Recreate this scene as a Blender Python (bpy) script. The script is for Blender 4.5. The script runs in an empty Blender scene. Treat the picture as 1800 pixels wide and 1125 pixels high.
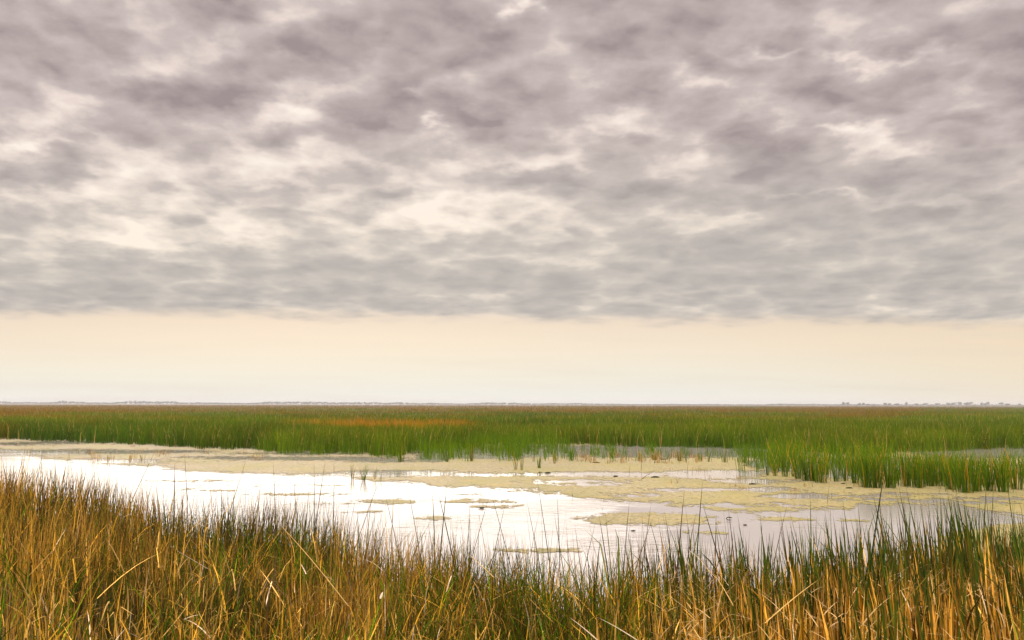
import bpy, math, random
import numpy as np
from mathutils import Matrix, Vector
rng = np.random.default_rng(7)
random.seed(7)
R = math.radians
sc = bpy.context.scene
col = sc.collection

# ------------------------------------------------------------------ camera
FPX, HC = 1400.0, 2.4
cam_d = bpy.data.cameras.new('camera')
cam = bpy.data.objects.new('camera', cam_d)
col.objects.link(cam)
cam_d.lens, cam_d.sensor_width = 28.0, 36.0
cam_d.clip_start, cam_d.clip_end = 0.05, 20000
PITCH, ROLL = math.atan((710.5 - 562.5) / FPX), R(0.13)
cp, sp = math.cos(PITCH), math.sin(PITCH)
r0, u0, f0 = np.array([1., 0, 0]), np.array([0, -sp, cp]), np.array([0, cp, sp])
RT = math.cos(ROLL) * r0 + math.sin(ROLL) * u0
UP = -math.sin(ROLL) * r0 + math.cos(ROLL) * u0
FW = f0
CAM = np.array([0, 0, HC])
cam.matrix_world = Matrix(((RT[0], UP[0], -FW[0], 0), (RT[1], UP[1], -FW[1], 0), (RT[2], UP[2], -FW[2], HC), (0, 0, 0, 1)))
sc.camera = cam
sc.render.engine = 'CYCLES'
sc.render.resolution_x, sc.render.resolution_y = 1024, 640
sc.cycles.use_denoising = True
sc.cycles.max_bounces = 6
sc.cycles.diffuse_bounces = 3
sc.cycles.glossy_bounces = 3
sc.cycles.transmission_bounces = 3
sc.cycles.volume_bounces = 0
sc.cycles.transparent_max_bounces = 8
sc.cycles.sample_clamp_indirect = 6
sc.view_settings.view_transform = 'Standard'
sc.view_settings.look = 'None'
sc.view_settings.exposure = 0.0
sc.view_settings.gamma = 1.0

def pdir(px, py):
    px, py = np.asarray(px, float), np.asarray(py, float)
    return (px[..., None] - 900) / FPX * RT - (py[..., None] - 562.5) / FPX * UP + FW
def ground(px, py, z=0.0):
    d = pdir(px, py)
    return CAM + d * ((z - HC) / d[..., 2])[..., None]
def at(px, py, depth):
    d = pdir(px, py)
    return CAM + d * (depth / d[..., 1])[..., None]
def w2p(P):
    q = P - CAM
    w = q @ FW
    return 900 + FPX * (q @ RT) / w, 562.5 - FPX * (q @ UP) / w

# ------------------------------------------------------------------ sky
SUN_EL, SUN_AZ = 33.0, -16.0            # azimuth measured from +Y towards +X
w = bpy.data.worlds.new('World')
sc.world = w
w.use_nodes = True
nt = w.node_tree
nt.nodes.clear()
def N(t, **k):
    n = nt.nodes.new(t)
    for a, b in k.items():
        setattr(n, a, b)
    return n
def put(sock, v):
    if hasattr(v, 'links'):
        nt.links.new(v, sock)
    else:
        sock.default_value = v
def M(op, a, b=0.0, c=0.0, clamp=False):
    n = N('ShaderNodeMath', operation=op, use_clamp=clamp)
    put(n.inputs[0], a); put(n.inputs[1], b); put(n.inputs[2], c)
    return n.outputs[0]
def V(op, a, b=(0, 0, 0)):
    n = N('ShaderNodeVectorMath', operation=op)
    put(n.inputs[0], a); put(n.inputs[1], b)
    return n.outputs[1] if op in ('DOT_PRODUCT', 'LENGTH') else n.outputs[0]
def XYZ(x, y, z):
    n = N('ShaderNodeCombineXYZ')
    put(n.inputs[0], x); put(n.inputs[1], y); put(n.inputs[2], z)
    return n.outputs[0]
def NOISE(vec, scale, detail, rough=.5, dist=0.0, out=0):
    n = N('ShaderNodeTexNoise', noise_dimensions='3D')
    put(n.inputs['Vector'], vec)
    n.inputs['Scale'].default_value = scale; n.inputs['Detail'].default_value = detail
    n.inputs['Roughness'].default_value = rough; n.inputs['Distortion'].default_value = dist
    return n.outputs[out]
def SSTEP(x, a, b, lo=0.0, hi=1.0):
    n = N('ShaderNodeMapRange', interpolation_type='SMOOTHSTEP')
    put(n.inputs[0], x)
    for i, q in zip((1, 2, 3, 4), (a, b, lo, hi)):
        n.inputs[i].default_value = q
    return n.outputs[0]
def RAMP(x, stops):
    n = N('ShaderNodeValToRGB')
    el = n.color_ramp.elements
    while len(el) < len(stops):
        el.new(0.5)
    for e, (p, c) in zip(el, stops):
        e.position = p; e.color = (*[((v / 255 + .055) / 1.055) ** 2.4 if v > 10 else v / 3294 for v in c], 1)
    put(n.inputs[0], x)
    return n.outputs[0]
def MIX(f, a, b, mode='MIX'):
    n = N('ShaderNodeMix', data_type='RGBA', blend_type=mode)
    put(n.inputs[0], f); put(n.inputs[6], a); put(n.inputs[7], b)
    return n.outputs[2]

tc = N('ShaderNodeTexCoord')
sep = N('ShaderNodeSeparateXYZ')
nt.links.new(tc.outputs['Generated'], sep.inputs[0])
dx, dy, dz = sep.outputs
ysafe = M('MAXIMUM', dy, 0.02)
u = M('DIVIDE', dx, ysafe)
v = M('DIVIDE', dz, ysafe)
front = SSTEP(dy, 0.15, 0.5)
zs = M('MAXIMUM', M('ADD', dz, 0.10), 0.03)
plane = XYZ(M('MULTIPLY', M('DIVIDE', dx, zs), 1.12), M('MULTIPLY', M('DIVIDE', dy, zs), 1.3), 0.0)       # the cloud layer seen from below
# towards the horizon the clouds are seen more from the side, so their outlines flatten less than a thin sheet would
sv_ = M('ADD', M('MAXIMUM', v, 0.0), .03)
side_ = XYZ(M('MULTIPLY', M('DIVIDE', u, M('ADD', sv_, .44)), 3.05), M('SUBTRACT', M('MULTIPLY', M('LOGARITHM', sv_, math.e), 2.45), M('DIVIDE', .08, sv_)), 0.0)
plane = MIX(front, plane, side_)
fb1 = NOISE(V('MULTIPLY', plane, (1.2, 1.0, 1)), 1.0, 8, .55, .1)
fb2 = NOISE(V('ADD', plane, (7.3, 2.1, 4)), 4.6, 7, .56, .1)
wv = V('SUBTRACT', NOISE(V('ADD', plane, (3, 9, 1)), 3.0, 4, .55, 0.0, 1), (.5, .5, .5))
def CELLS(scale, off, amt):
    n = N('ShaderNodeTexVoronoi', feature='SMOOTH_F1', voronoi_dimensions='2D')
    q = V('ADD', V('ADD', V('MULTIPLY', plane, (.95, 1.0, 1)), off), V('MULTIPLY', wv, (amt, amt, 0)))
    nt.links.new(q, n.inputs['Vector'])
    n.inputs['Scale'].default_value = scale
    n.inputs['Smoothness'].default_value = .55
    return n.outputs['Distance']
puff = M('ADD', M('SUBTRACT', CELLS(3.1, (4, 1, 0), .42), .42), M('MULTIPLY', M('SUBTRACT', CELLS(7.0, (1, 7, 0), .3), .42), .42))
warp = V('MULTIPLY', wv, XYZ(M('MULTIPLY', v, .40), M('MULTIPLY', v, .24), 0.0))
uv = V('ADD', XYZ(u, v, 0.0), warp)
BLOBS = [  # broad bright thin places (+) and thick cloud bellies (-), as directions in the sky
 (420,370,440,120,.13),(450,255,270,26,.26),(640,300,230,40,.20),(820,350,150,50,.26),(860,385,80,40,.2),(160,410,230,36,.36),(60,340,80,60,.18),
 (360,335,200,40,.25),(520,410,300,40,.26),(470,138,20,15,.25),(500,150,20,9,.2),(745,162,36,10,.5),(745,217,17,8,.55),(535,203,65,13,.45),(470,190,40,14,.3),
 (910,8,26,22,.6),(235,128,50,13,.38),(1075,205,50,30,.42),(1010,285,80,16,.35),(1130,240,70,12,.4),(1370,95,60,8,.45),
 (1625,105,75,15,.6),(1500,105,60,8,.3),(1480,230,110,9,.5),(1520,250,50,16,.4),(1235,140,30,22,.42),(1440,335,110,5,.35),(1490,275,30,22,.25),
 (90,175,80,18,.3),(1050,372,120,12,.34),(1330,382,110,7,.28),(880,395,180,20,.25),(70,250,80,8,.3),(1270,40,50,20,.12),(1670,355,40,8,.3),
 (110,100,190,70,-.2),(570,95,95,28,-.4),(900,85,190,45,-.24),(1100,60,180,60,-.2),(640,175,90,40,-.25),(860,212,75,28,-.42),(320,160,90,34,-.38),(660,215,45,28,-.3),
 (1275,255,95,26,-.62),(1450,160,190,26,-.46),(1700,55,150,50,-.32),(1790,110,70,60,-.3),(1750,215,110,22,-.42),(1390,300,90,18,-.42),(1600,300,170,22,-.28),
 (1580,370,230,20,-.34),(920,312,60,16,-.4),(680,335,45,10,-.5),(400,338,60,10,-.38),(500,370,50,13,-.38),(80,302,60,24,-.36),(340,390,28,12,-.42),(40,380,50,9,-.3),
 (1070,330,110,14,-.34),(250,500,330,40,-.28),(900,490,700,45,-.12),(1500,470,420,50,-.2),(430,10,120,16,-.3),(1260,330,60,10,-.2),(60,20,90,30,-.25),(480,240,60,9,-.2),(1120,160,70,30,-.12),
]
acc = 0.0
E1 = math.exp(-1)
for (px, py, sx, sy, a) in BLOBS:
    d = pdir(px, py)
    cu, cv = d[0] / d[1], d[2] / d[1]
    q = V('MULTIPLY', V('SUBTRACT', uv, (cu, cv, 0)), (FPX / sx / 1.15, FPX / sy / 1.15, 0))
    g = M('POWER', E1, V('DOT_PRODUCT', q, q))
    acc = M('MULTIPLY_ADD', g, a, acc)
acc = M('MULTIPLY', acc, front)
dens = M('ADD', M('MULTIPLY_ADD', M('SUBTRACT', fb1, .5), .95, .50), M('MULTIPLY', M('SUBTRACT', fb2, .5), .68))
fb3 = NOISE(V('ADD', plane, (1.3, 5.1, 2)), 13.0, 5, .6, .1)
dens = M('MULTIPLY_ADD', M('SUBTRACT', fb3, .5), .34, dens)
dens = M('ADD', M('MULTIPLY_ADD', puff, .8, dens), M('MULTIPLY', acc, .80))
dens = M('MULTIPLY_ADD', dens, .80, .06)
hi_c = RAMP(dens, [(0.0, (160, 146, 146)), (.3, (184, 170, 167)), (.55, (204, 190, 186)), (.78, (237, 221, 212)), (1.0, (255, 243, 232))])
lo_c = RAMP(dens, [(0.0, (182, 174, 169)), (.3, (194, 187, 180)), (.55, (209, 200, 190)), (.78, (233, 221, 207)), (1.0, (255, 242, 226))])
vv = M('ADD', M('MULTIPLY_ADD', u, .010, v), M('MULTIPLY', M('SUBTRACT', NOISE(XYZ(u, M('MULTIPLY', v, 4), 0.0), 3.0, 5), .5), .022))
cloud = MIX(SSTEP(v, .15, .40), lo_c, hi_c)
nish = N('ShaderNodeTexSky', sky_type='NISHITA')
nish.sun_disc = False
nish.sun_elevation, nish.sun_rotation = R(SUN_EL), R(SUN_AZ)
nish.dust_density = 4
clear = RAMP(M('MULTIPLY', M('MAXIMUM', v, 0.0), 8.0), [(0.0, (252, 250, 244)), (.14, (245, 242, 230)), (.38, (245, 236, 217)), (.62, (246, 229, 206)), (.85, (238, 218, 196)), (1.0, (224, 204, 184))])
clear = MIX(SSTEP(u, .15, .75, 0, .45), clear, (0.93, .72, .46, 1))
streak = NOISE(XYZ(u, M('MULTIPLY', v, 16), 0.0), 2.2, 5, .55)
clear = MIX(SSTEP(streak, .42, .75, 0, .34), clear, (0.80, .70, .58, 1))
clear = MIX(.06, clear, MIX(1.0, nish.outputs[0], (.1, .1, .1, 1), 'MULTIPLY'))
edge = SSTEP(M('ADD', vv, M('MULTIPLY', M('SUBTRACT', dens, .5), -.012)), .098, .121)
edge = M('MAXIMUM', edge, SSTEP(dy, .3, .0))
sky = MIX(edge, clear, cloud)
# added sky brightness overhead and behind, out of view, to light the foreground
over = M('ADD', 1.0, M('ADD', M('MULTIPLY', SSTEP(dz, .48, .85), 3.2), M('MULTIPLY', SSTEP(dy, .1, -.4), 2.0)))
sky = V('SCALE', sky)
nt.links.new(over, sky.node.inputs['Scale'])
bg = N('ShaderNodeBackground')
nt.links.new(sky, bg.inputs[0])
bg.inputs[1].default_value = 1.0
wo = N('ShaderNodeOutputWorld')
nt.links.new(bg.outputs[0], wo.inputs[0])
w.cycles.sampling_method = 'MANUAL'
w.cycles.sample_map_resolution = 512

sun_d = bpy.data.lights.new('sun', 'SUN')
sun_d.energy, sun_d.angle, sun_d.color = 1.25, R(66), (1.0, .93, .84)
sun = bpy.data.objects.new('sun', sun_d)
col.objects.link(sun)
sv = Vector((math.sin(R(SUN_AZ)) * math.cos(R(SUN_EL)), math.cos(R(SUN_AZ)) * math.cos(R(SUN_EL)), math.sin(R(SUN_EL))))
sun.rotation_euler = sv.to_track_quat('Z', 'Y').to_euler()

# ------------------------------------------------------------------ materials
def mat(name):
    m = bpy.data.materials.new(name)
    m.use_nodes = True
    m.node_tree.nodes.clear()
    return m, m.node_tree
def use(tree):
    global nt
    nt = tree
def out(surface=None, volume=None):
    o = N('ShaderNodeOutputMaterial')
    if surface: nt.links.new(surface, o.inputs[0])
    if volume: nt.links.new(volume, o.inputs[1])
def plant_mat(name, rough, spec, trans):
    m, t = mat(name)
    use(t)
    a = N('ShaderNodeAttribute', attribute_name='col').outputs[0]
    geo = N('ShaderNodeNewGeometry')
    n1 = NOISE(V('MULTIPLY', geo.outputs['Position'], (60, 60, 9)), 1.0, 3, .6)
    c = MIX(SSTEP(n1, .35, .7), MIX(1.0, a, (.72, .70, .62, 1), 'MULTIPLY'), a)
    p = N('ShaderNodeBsdfPrincipled')
    nt.links.new(c, p.inputs['Base Color'])
    p.inputs['Roughness'].default_value = rough
    p.inputs['Specular IOR Level'].default_value = spec
    tr = N('ShaderNodeBsdfTranslucent')
    nt.links.new(c, tr.inputs[0])
    mx = N('ShaderNodeMixShader')
    mx.inputs[0].default_value = trans
    nt.links.new(p.outputs[0], mx.inputs[1]); nt.links.new(tr.outputs[0], mx.inputs[2])
    out(mx.outputs[0])
    return m
M_REED = plant_mat('reed_leaf', .6, .05, .30)
M_DRY = plant_mat('dry_leaf', .6, .12, .15)
M_BARK = plant_mat('bark', .8, .2, .0)

def water_mat():
    m, t = mat('pond_water'); use(t)
    geo = N('ShaderNodeNewGeometry').outputs['Position']
    p = N('ShaderNodeBsdfPrincipled')
    n0 = NOISE(geo, .12, 3)
    p.inputs['Base Color'].default_value = (.36, .335, .31, 1)
    nt.links.new(SSTEP(n0, .35, .65, .03, .09), p.inputs['Roughness'])
    p.inputs['IOR'].default_value = 1.36
    n1 = NOISE(V('MULTIPLY', geo, (1, 1.6, 1)), 3.2, 4, .55, .6)
    n2 = NOISE(V('MULTIPLY', geo, (1, 1.8, 1)), 11, 3, .6, .3)
    sp_ = N('ShaderNodeSeparateXYZ'); nt.links.new(geo, sp_.inputs[0])
    calm = M('MULTIPLY', SSTEP(sp_.outputs[1], 14, 23, 1, .10), SSTEP(sp_.outputs[0], 4, 8, 1, .15))
    wind = SSTEP(NOISE(V('MULTIPLY', geo, (1, 1.2, 1)), .35, 3, .5, .4), .42, .64, .08, 1.0)
    h = M('MULTIPLY', M('ADD', M('MULTIPLY', n1, 1.5), M('MULTIPLY', n2, .35)), M('MULTIPLY', wind, calm))
    b = N('ShaderNodeBump')
    b.inputs['Strength'].default_value = .5
    b.inputs['Distance'].default_value = .03
    nt.links.new(h, b.inputs['Height'])
    nt.links.new(b.outputs[0], p.inputs['Normal'])
    out(p.outputs[0])
    return m
def algae_mat():
    m, t = mat('algae'); use(t)
    an = N('ShaderNodeAttribute', attribute_name='col')
    a = an.outputs[0]
    geo = N('ShaderNodeNewGeometry').outputs['Position']
    n1 = NOISE(geo, 9, 6, .65, .5)
    n2 = NOISE(geo, 1.3, 5, .6, .8)
    n3 = NOISE(V('MULTIPLY', geo, (1, .6, 1)), 22, 4, .6)
    n6 = NOISE(V('MULTIPLY', geo, (.8, .5, 1)), .55, 5, .6, .5)
    c = MIX(SSTEP(n1, .36, .66), MIX(1.0, a, (.55, .55, .42, 1), 'MULTIPLY'), a)
    c = MIX(SSTEP(n6, .40, .66, 0, .75), c, MIX(1.0, a, (.70, .74, .48, 1), 'MULTIPLY'))
    c = MIX(SSTEP(n2, .48, .75, 0, .5), c, MIX(1.0, a, (1.05, .88, .5, 1), 'MULTIPLY'))
    c = MIX(SSTEP(n3, .62, .74, 0, .7), c, (.10, .085, .035, 1))
    p = N('ShaderNodeBsdfPrincipled')
    nt.links.new(c, p.inputs['Base Color'])
    p.inputs['Roughness'].default_value = .8
    p.inputs['Specular IOR Level'].default_value = .15
    b = N('ShaderNodeBump')
    b.inputs['Strength'].default_value = .55; b.inputs['Distance'].default_value = .02
    nt.links.new(M('ADD', n1, n2), b.inputs['Height'])
    nt.links.new(b.outputs[0], p.inputs['Normal'])
    n4 = NOISE(V('MULTIPLY', geo, (1, .7, 1)), 15, 5, .7, .3)
    n5 = NOISE(V('MULTIPLY', geo, (1, .8, 1)), 3.1, 4, .6, .3)
    thick = M('ADD', an.outputs['Alpha'], M('ADD', M('MULTIPLY', M('SUBTRACT', n4, .5), 2.1), M('MULTIPLY', M('SUBTRACT', n5, .5), 1.6)))
    cover = SSTEP(thick, .12, .34)
    tp = N('ShaderNodeBsdfTransparent')
    mx = N('ShaderNodeMixShader')
    nt.links.new(cover, mx.inputs[0]); nt.links.new(tp.outputs[0], mx.inputs[1]); nt.links.new(p.outputs[0], mx.inputs[2])
    out(mx.outputs[0])
    return m
def ground_mat():
    m, t = mat('marsh_soil'); use(t)
    geo = N('ShaderNodeNewGeometry').outputs['Position']
    s = N('ShaderNodeSeparateXYZ'); nt.links.new(geo, s.inputs[0])
    n1 = NOISE(geo, 6, 6, .65)
    near = RAMP(n1, [(.3, (38, 27, 16)), (.6, (70, 50, 28)), (.85, (110, 84, 48))])
    n2 = NOISE(V('MULTIPLY', geo, (.004, .012, 1)), 1, 5, .6)
    far = RAMP(n2, [(.3, (92, 88, 76)), (.6, (108, 100, 86)), (.8, (80, 80, 64))])
    c = MIX(SSTEP(s.outputs[1], 450, 700), near, far)
    p = N('ShaderNodeBsdfPrincipled')
    nt.links.new(c, p.inputs['Base Color'])
    p.inputs['Roughness'].default_value = .9
    b = N('ShaderNodeBump'); b.inputs['Distance'].default_value = .05
    nt.links.new(n1, b.inputs['Height']); nt.links.new(b.outputs[0], p.inputs['Normal'])
    out(p.outputs[0])
    return m
M_WATER, M_ALGAE, M_GROUND = water_mat(), algae_mat(), ground_mat()

# ------------------------------------------------------------------ helpers
_T = np.random.default_rng(11).random((256, 256))
def vnoise(x, y):
    xi, yi = np.floor(x).astype(int), np.floor(y).astype(int)
    fx, fy = x - xi, y - yi
    fx, fy = fx * fx * (3 - 2 * fx), fy * fy * (3 - 2 * fy)
    g = lambda a, b: _T[a % 256, b % 256]
    return (g(xi, yi) * (1 - fx) + g(xi + 1, yi) * fx) * (1 - fy) + (g(xi, yi + 1) * (1 - fx) + g(xi + 1, yi + 1) * fx) * fy
def fbm(x, y, o=4, r=.55):
    s, a, t = 0, 1.0, 0
    for k in range(o):
        s = s + a * vnoise(x * 2 ** k + 17.3 * k, y * 2 ** k + 5.1 * k); t += a; a *= r
    return s / t
def mesh(name, verts, quads, tris, color=None, material=None, parent=None, smooth=False, alpha=1.0):
    me = bpy.data.meshes.new(name)
    verts = np.ascontiguousarray(verts, dtype=np.float32)
    quads = np.asarray(quads, dtype=np.int32).reshape(-1, 4)
    tris = np.asarray(tris, dtype=np.int32).reshape(-1, 3)
    me.vertices.add(len(verts)); me.vertices.foreach_set('co', verts.ravel())
    nl = quads.size + tris.size
    me.loops.add(nl); me.loops.foreach_set('vertex_index', np.concatenate([quads.ravel(), tris.ravel()]))
    npz = len(quads) + len(tris)
    me.polygons.add(npz)
    st = np.concatenate([np.arange(len(quads)) * 4, quads.size + np.arange(len(tris)) * 3]).astype(np.int32)
    me.polygons.foreach_set('loop_start', st)
    if smooth:
        me.polygons.foreach_set('use_smooth', np.ones(npz, dtype=bool))
    me.update(calc_edges=True)
    if color is not None:
        at_ = me.color_attributes.new('col', 'FLOAT_COLOR', 'POINT')
        c4 = np.ones((len(verts), 4), np.float32); c4[:, :3] = color; c4[:, 3] = alpha
        at_.data.foreach_set('color', c4.ravel())
    if material: me.materials.append(material)
    o = bpy.data.objects.new(name, me)
    col.objects.link(o)
    if parent: o.parent = parent
    return o
def tag(o, label=None, cat=None, group=None, kind=None):
    for k, v_ in (('label', label), ('category', cat), ('group', group), ('kind', kind)):
        if v_: o[k] = v_
    return o
def U(a, b, n): return rng.uniform(a, b, n)
def mixc(a, b, t):
    return np.asarray(a) * (1 - t[:, None]) + np.asarray(b) * t[:, None]

def blades(base, L, width, az, lean, curl, c0, c1, segs=4, kt=None, ka=None, yaw=None, tube=0, taper=.75):
    """ribbons (tube=0) or thin tubes that start upright-ish and lean/curl towards az; c0 root colour, c1 tip colour"""
    n = len(base)
    one = np.ones(n)
    L, width, az, lean, curl = [np.asarray(q) * one for q in (L, width, az, lean, curl)]
    kt = 2 * one if kt is None else kt
    ka = 0 * one if ka is None else ka
    if yaw is None: yaw = rng.uniform(0, 2 * np.pi, n)
    c0 = np.broadcast_to(c0, (n, 3)); c1 = np.broadcast_to(c1, (n, 3))
    P = np.array(base, float)
    pts, cols, wid = [P.copy()], [c0], [width * .8]
    for s in range(segs):
        t = (s + .5) / segs
        phi = lean + curl * t ** 1.5 + ka * (t > kt)
        P = P + np.stack([np.sin(phi) * np.cos(az), np.sin(phi) * np.sin(az), np.cos(phi)], 1) * (L / segs)[:, None]
        pts.append(P.copy())
        tt = (s + 1) / segs
        cols.append(c0 * (1 - tt) + c1 * tt)
        wid.append(width * (1 - tt ** 2.2) ** taper if s < segs - 1 else width * .06)
    vs, cs, quads, tris = [], [], [], []
    if tube:
        k = tube
        for P_, w_, c_ in zip(pts, wid, cols):
            for j in range(k):
                a = yaw + 2 * np.pi * j / k
                vs.append(P_ + np.stack([np.cos(a), np.sin(a), 0 * a], 1) * (w_ / 2)[:, None]); cs.append(c_)
        per = k * (segs + 1)
        V_ = np.stack(vs, 1).reshape(-1, 3); C_ = np.stack(cs, 1).reshape(-1, 3)
        o = (np.arange(n) * per)[:, None]
        for s in range(segs):
            for j in range(k):
                quads.append(o + np.array([s * k + j, s * k + (j + 1) % k, (s + 1) * k + (j + 1) % k, (s + 1) * k + j]))
        Q = np.stack(quads, 1).reshape(-1, 4)
        return V_, C_, Q, np.zeros((0, 3), int)
    side = np.stack([np.cos(yaw), np.sin(yaw), 0 * yaw], 1)
    for i, (P_, w_, c_) in enumerate(zip(pts, wid, cols)):
        if i < segs:
            vs += [P_ - side * (w_ / 2)[:, None], P_ + side * (w_ / 2)[:, None]]; cs += [c_, c_]
        else:
            vs.append(P_); cs.append(c_)
    per = 2 * segs + 1
    V_ = np.stack(vs, 1).reshape(-1, 3); C_ = np.stack(cs, 1).reshape(-1, 3)
    o = (np.arange(n) * per)[:, None]
    for s in range(segs - 1):
        quads.append(o + np.array([2 * s, 2 * s + 1, 2 * s + 3, 2 * s + 2]))
    Q = np.stack(quads, 1).reshape(-1, 4) if quads else np.zeros((0, 4), int)
    T_ = o + np.array([2 * segs - 2, 2 * segs - 1, 2 * segs])
    return V_, C_, Q, T_
def join(parts):
    V_, C_, Q, T_, k = [], [], [], [], 0
    for a, b, c, d in parts:
        V_.append(a); C_.append(b); Q.append(c + k); T_.append(d + k); k += len(a)
    return np.concatenate(V_), np.concatenate(C_), np.concatenate(Q), np.concatenate(T_)
def plant(name, parts, material, parent=None):
    V_, C_, Q, T_ = join(parts)
    return mesh(name, V_, Q, T_, C_, material, parent)
def local(parts, org):
    return [(a - org, b, c, d) for a, b, c, d in parts]

GREEN, LIME, DEEP = np.array([.070, .172, .004]), np.array([.17, .27, .005]), np.array([.025, .065, .006])
BROWN, RUST, ORANGE = np.array([.30, .185, .002]), np.array([.29, .14, .003]), np.array([.88, .49, .05])
GOLD, STRAW, PALE = np.array([.74, .42, .035]), np.array([.86, .58, .18]), np.array([.85, .70, .48])
OLIVE, DARK, MAROON = np.array([.20, .155, .006]), np.array([.030, .040, .008]), np.array([.10, .040, .014])
UMBER = np.array([.035, .020, .006])

# ------------------------------------------------------------------ ground and water
EDGE = lambda px: np.interp(px, [-900, 0, 150, 300, 400, 600, 800, 950, 1100, 1300, 1500, 1700, 1900, 2600],
                            [19, 16.8, 15.0, 12.9, 11.7, 10.3, 9.3, 8.9, 8.8, 8.6, 8.2, 8.3, 8.6, 9.5])
def gz(x, y):
    px = 900 + FPX * x / np.maximum(y, 1.0)
    e = np.where(y > 1.0, EDGE(np.clip(px, -900, 2600)), 9) - 1.2
    t = np.clip((e - y) / 4.0, 0, 1)
    near = .02 + .40 * t * t * (3 - 2 * t)
    deep = np.clip((y - e) / 2.5, 0, 1)
    z = near - .4 * deep + .05 * (fbm(x * 1.5, y * 1.5) - .5)
    far = np.clip((y - 560) / 60, 0, 1)
    return z * (1 - far) + .25 * far
ys = np.unique(np.concatenate([np.linspace(-300, -12, 12), np.linspace(-12, 24, 110), 24 * (4200 / 24) ** np.linspace(0, 1, 90)]))
us = np.concatenate([np.linspace(-1, 1, 161)])
YY, UU = np.meshgrid(ys, us, indexing='ij')
XX = UU * (16 + np.abs(YY) * 1.15)
GV = np.stack([XX, YY, gz(XX, YY)], -1).reshape(-1, 3)
ny, nu = YY.shape
I = (np.arange(ny - 1)[:, None] * nu + np.arange(nu - 1)[None]).reshape(-1)
tag(mesh('ground', GV, np.stack([I, I + 1, I + nu + 1, I + nu], 1), [], None, M_GROUND, smooth=True), kind='structure')
wy = np.array([2.0, 12, 40, 120, 300, 585]); wx = np.array([-700, -200, -50, 0, 50, 200, 700.])
WY, WX = np.meshgrid(wy, wx, indexing='ij')
I = (np.arange(5)[:, None] * 7 + np.arange(6)[None]).reshape(-1)
tag(mesh('water', np.stack([WX, WY, 0 * WX], -1).reshape(-1, 3), np.stack([I, I + 1, I + 8, I + 7], 1), [], None, M_WATER), kind='structure')

# ------------------------------------------------------------------ algae mat
UPPER = ([-600, 0, 70, 150, 250, 340, 430, 600, 640, 740, 760, 850, 900, 950, 1000, 1060, 1150, 1220, 1270, 1330, 1420, 1500, 1512, 1690, 1712, 1760, 1800, 2400],
         [785, 791, 806, 812, 820, 828, 834, 837, 846, 849, 856, 860, 864, 866, 872, 879, 885, 893, 901, 905, 899, 893, 886, 888, 896, 904, 912, 925])
OPEN = [(60,795,110,3),(170,811,90,3.5),(200,795,60,2),(690,833,90,4.5),(870,835,60,1.8),(1080,834,140,2.3),(1255,833,80,6.5),(1330,846,42,2.5),(1345,861,30,2),
        (1110,871,24,2),(1415,872,38,3),(762,803,30,9),(850,798,110,8),(960,797,90,6),(1180,797,230,7),(1150,788,230,5),(1000,790,60,3),
        (1380,815,60,13),(1480,825,60,16),(1560,815,60,10),(1650,822,40,8),(260,794,65,1.6),(30,780,30,1.2),(110,778,40,1),(1745,795,120,10),(420,805,50,1.4),(560,806,110,2),(665,809,40,2.2),(150,792,40,1.2),(520,797,60,1.5),
        (1525,873,22,1.4),(1590,869,32,1.2),(1640,881,42,3),(1700,884,40,2),(1735,877,30,2),(1560,879,24,1.2),(1050,851,22,1.4),(1240,861,30,1.1),(1020,846,30,1.2),(1260,889,40,1.4)]
MATS = [(1145,912,130,12),(820,869,27,2.4),(820,881,58,3.2),(700,882,62,4.5),(510,869,80,3.6),(490,853,70,1.8),(350,845,90,1.6),(420,862,60,2),(760,912,22,4),(920,968,100,5),(1090,968,60,3),(1370,912,66,4),(1230,936,34,3),
        (1830,965,200,48),(2100,960,300,60),(1500,915,22,1.5),(870,890,30,1.6),(620,900,40,2),(560,885,40,1.8),(1010,930,30,1.5)]
def openness(px, py):
    W = np.clip(py - np.interp(px, *UPPER), -40, 40)
    for cx, cy, rx, ry in MATS:
        r = np.sqrt(((px - cx) / rx) ** 2 + ((py - cy) / ry) ** 2)
        W = np.minimum(W, (r - 1) * ry * 1.6)
    for cx, cy, rx, ry in OPEN:
        r = np.sqrt(((px - cx) / rx) ** 2 + ((py - cy) / ry) ** 2)
        W = np.maximum(W, (1 - r) * ry * 1.6)
    return W
gpx = np.arange(-420, 2260, 2.2)
gpy = np.concatenate([np.arange(769, 830, .5), np.arange(830, 1030, .8)])
PX, PY = np.meshgrid(gpx, gpy)
GP = ground(PX, PY)
x_, y_ = GP[..., 0], GP[..., 1]
sc_ = (PY - 705) / 150
nz = (fbm(x_ * .42, y_ * .34, 5, .6) - .5) * 9 * sc_ + (fbm(x_ * 2.3 + 40, y_ * 1.7, 5, .68) - .5) * 11 * sc_
fine = (fbm(x_ * 7 + 11, y_ * 4.5, 3, .6) - .5)
W = openness(PX, PY) + nz + fine * 5 * sc_
th = np.clip(-W / 4, 0, 1)
GP[..., 2] = .004 + .010 * th * fbm(x_ * 6, y_ * 6, 3)
keep = W < 2.5
ny, nx = PX.shape
K = keep[:-1, :-1] & keep[1:, 1:] & keep[:-1, 1:] & keep[1:, :-1]
I = (np.arange(ny - 1)[:, None] * nx + np.arange(nx - 1)[None])[K]
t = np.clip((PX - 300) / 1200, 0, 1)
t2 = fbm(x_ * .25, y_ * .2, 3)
ca = np.array([.44, .40, .30]) * (1 - t[..., None]) + np.array([.36, .315, .155]) * t[..., None]  # paler towards the left: pale sheen put into the algae colour
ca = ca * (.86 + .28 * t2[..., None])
used = np.zeros(ny * nx, bool)
Q = np.stack([I, I + nx, I + nx + 1, I + 1], 1)
used[Q.ravel()] = True
remap = np.cumsum(used) - 1
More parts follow.
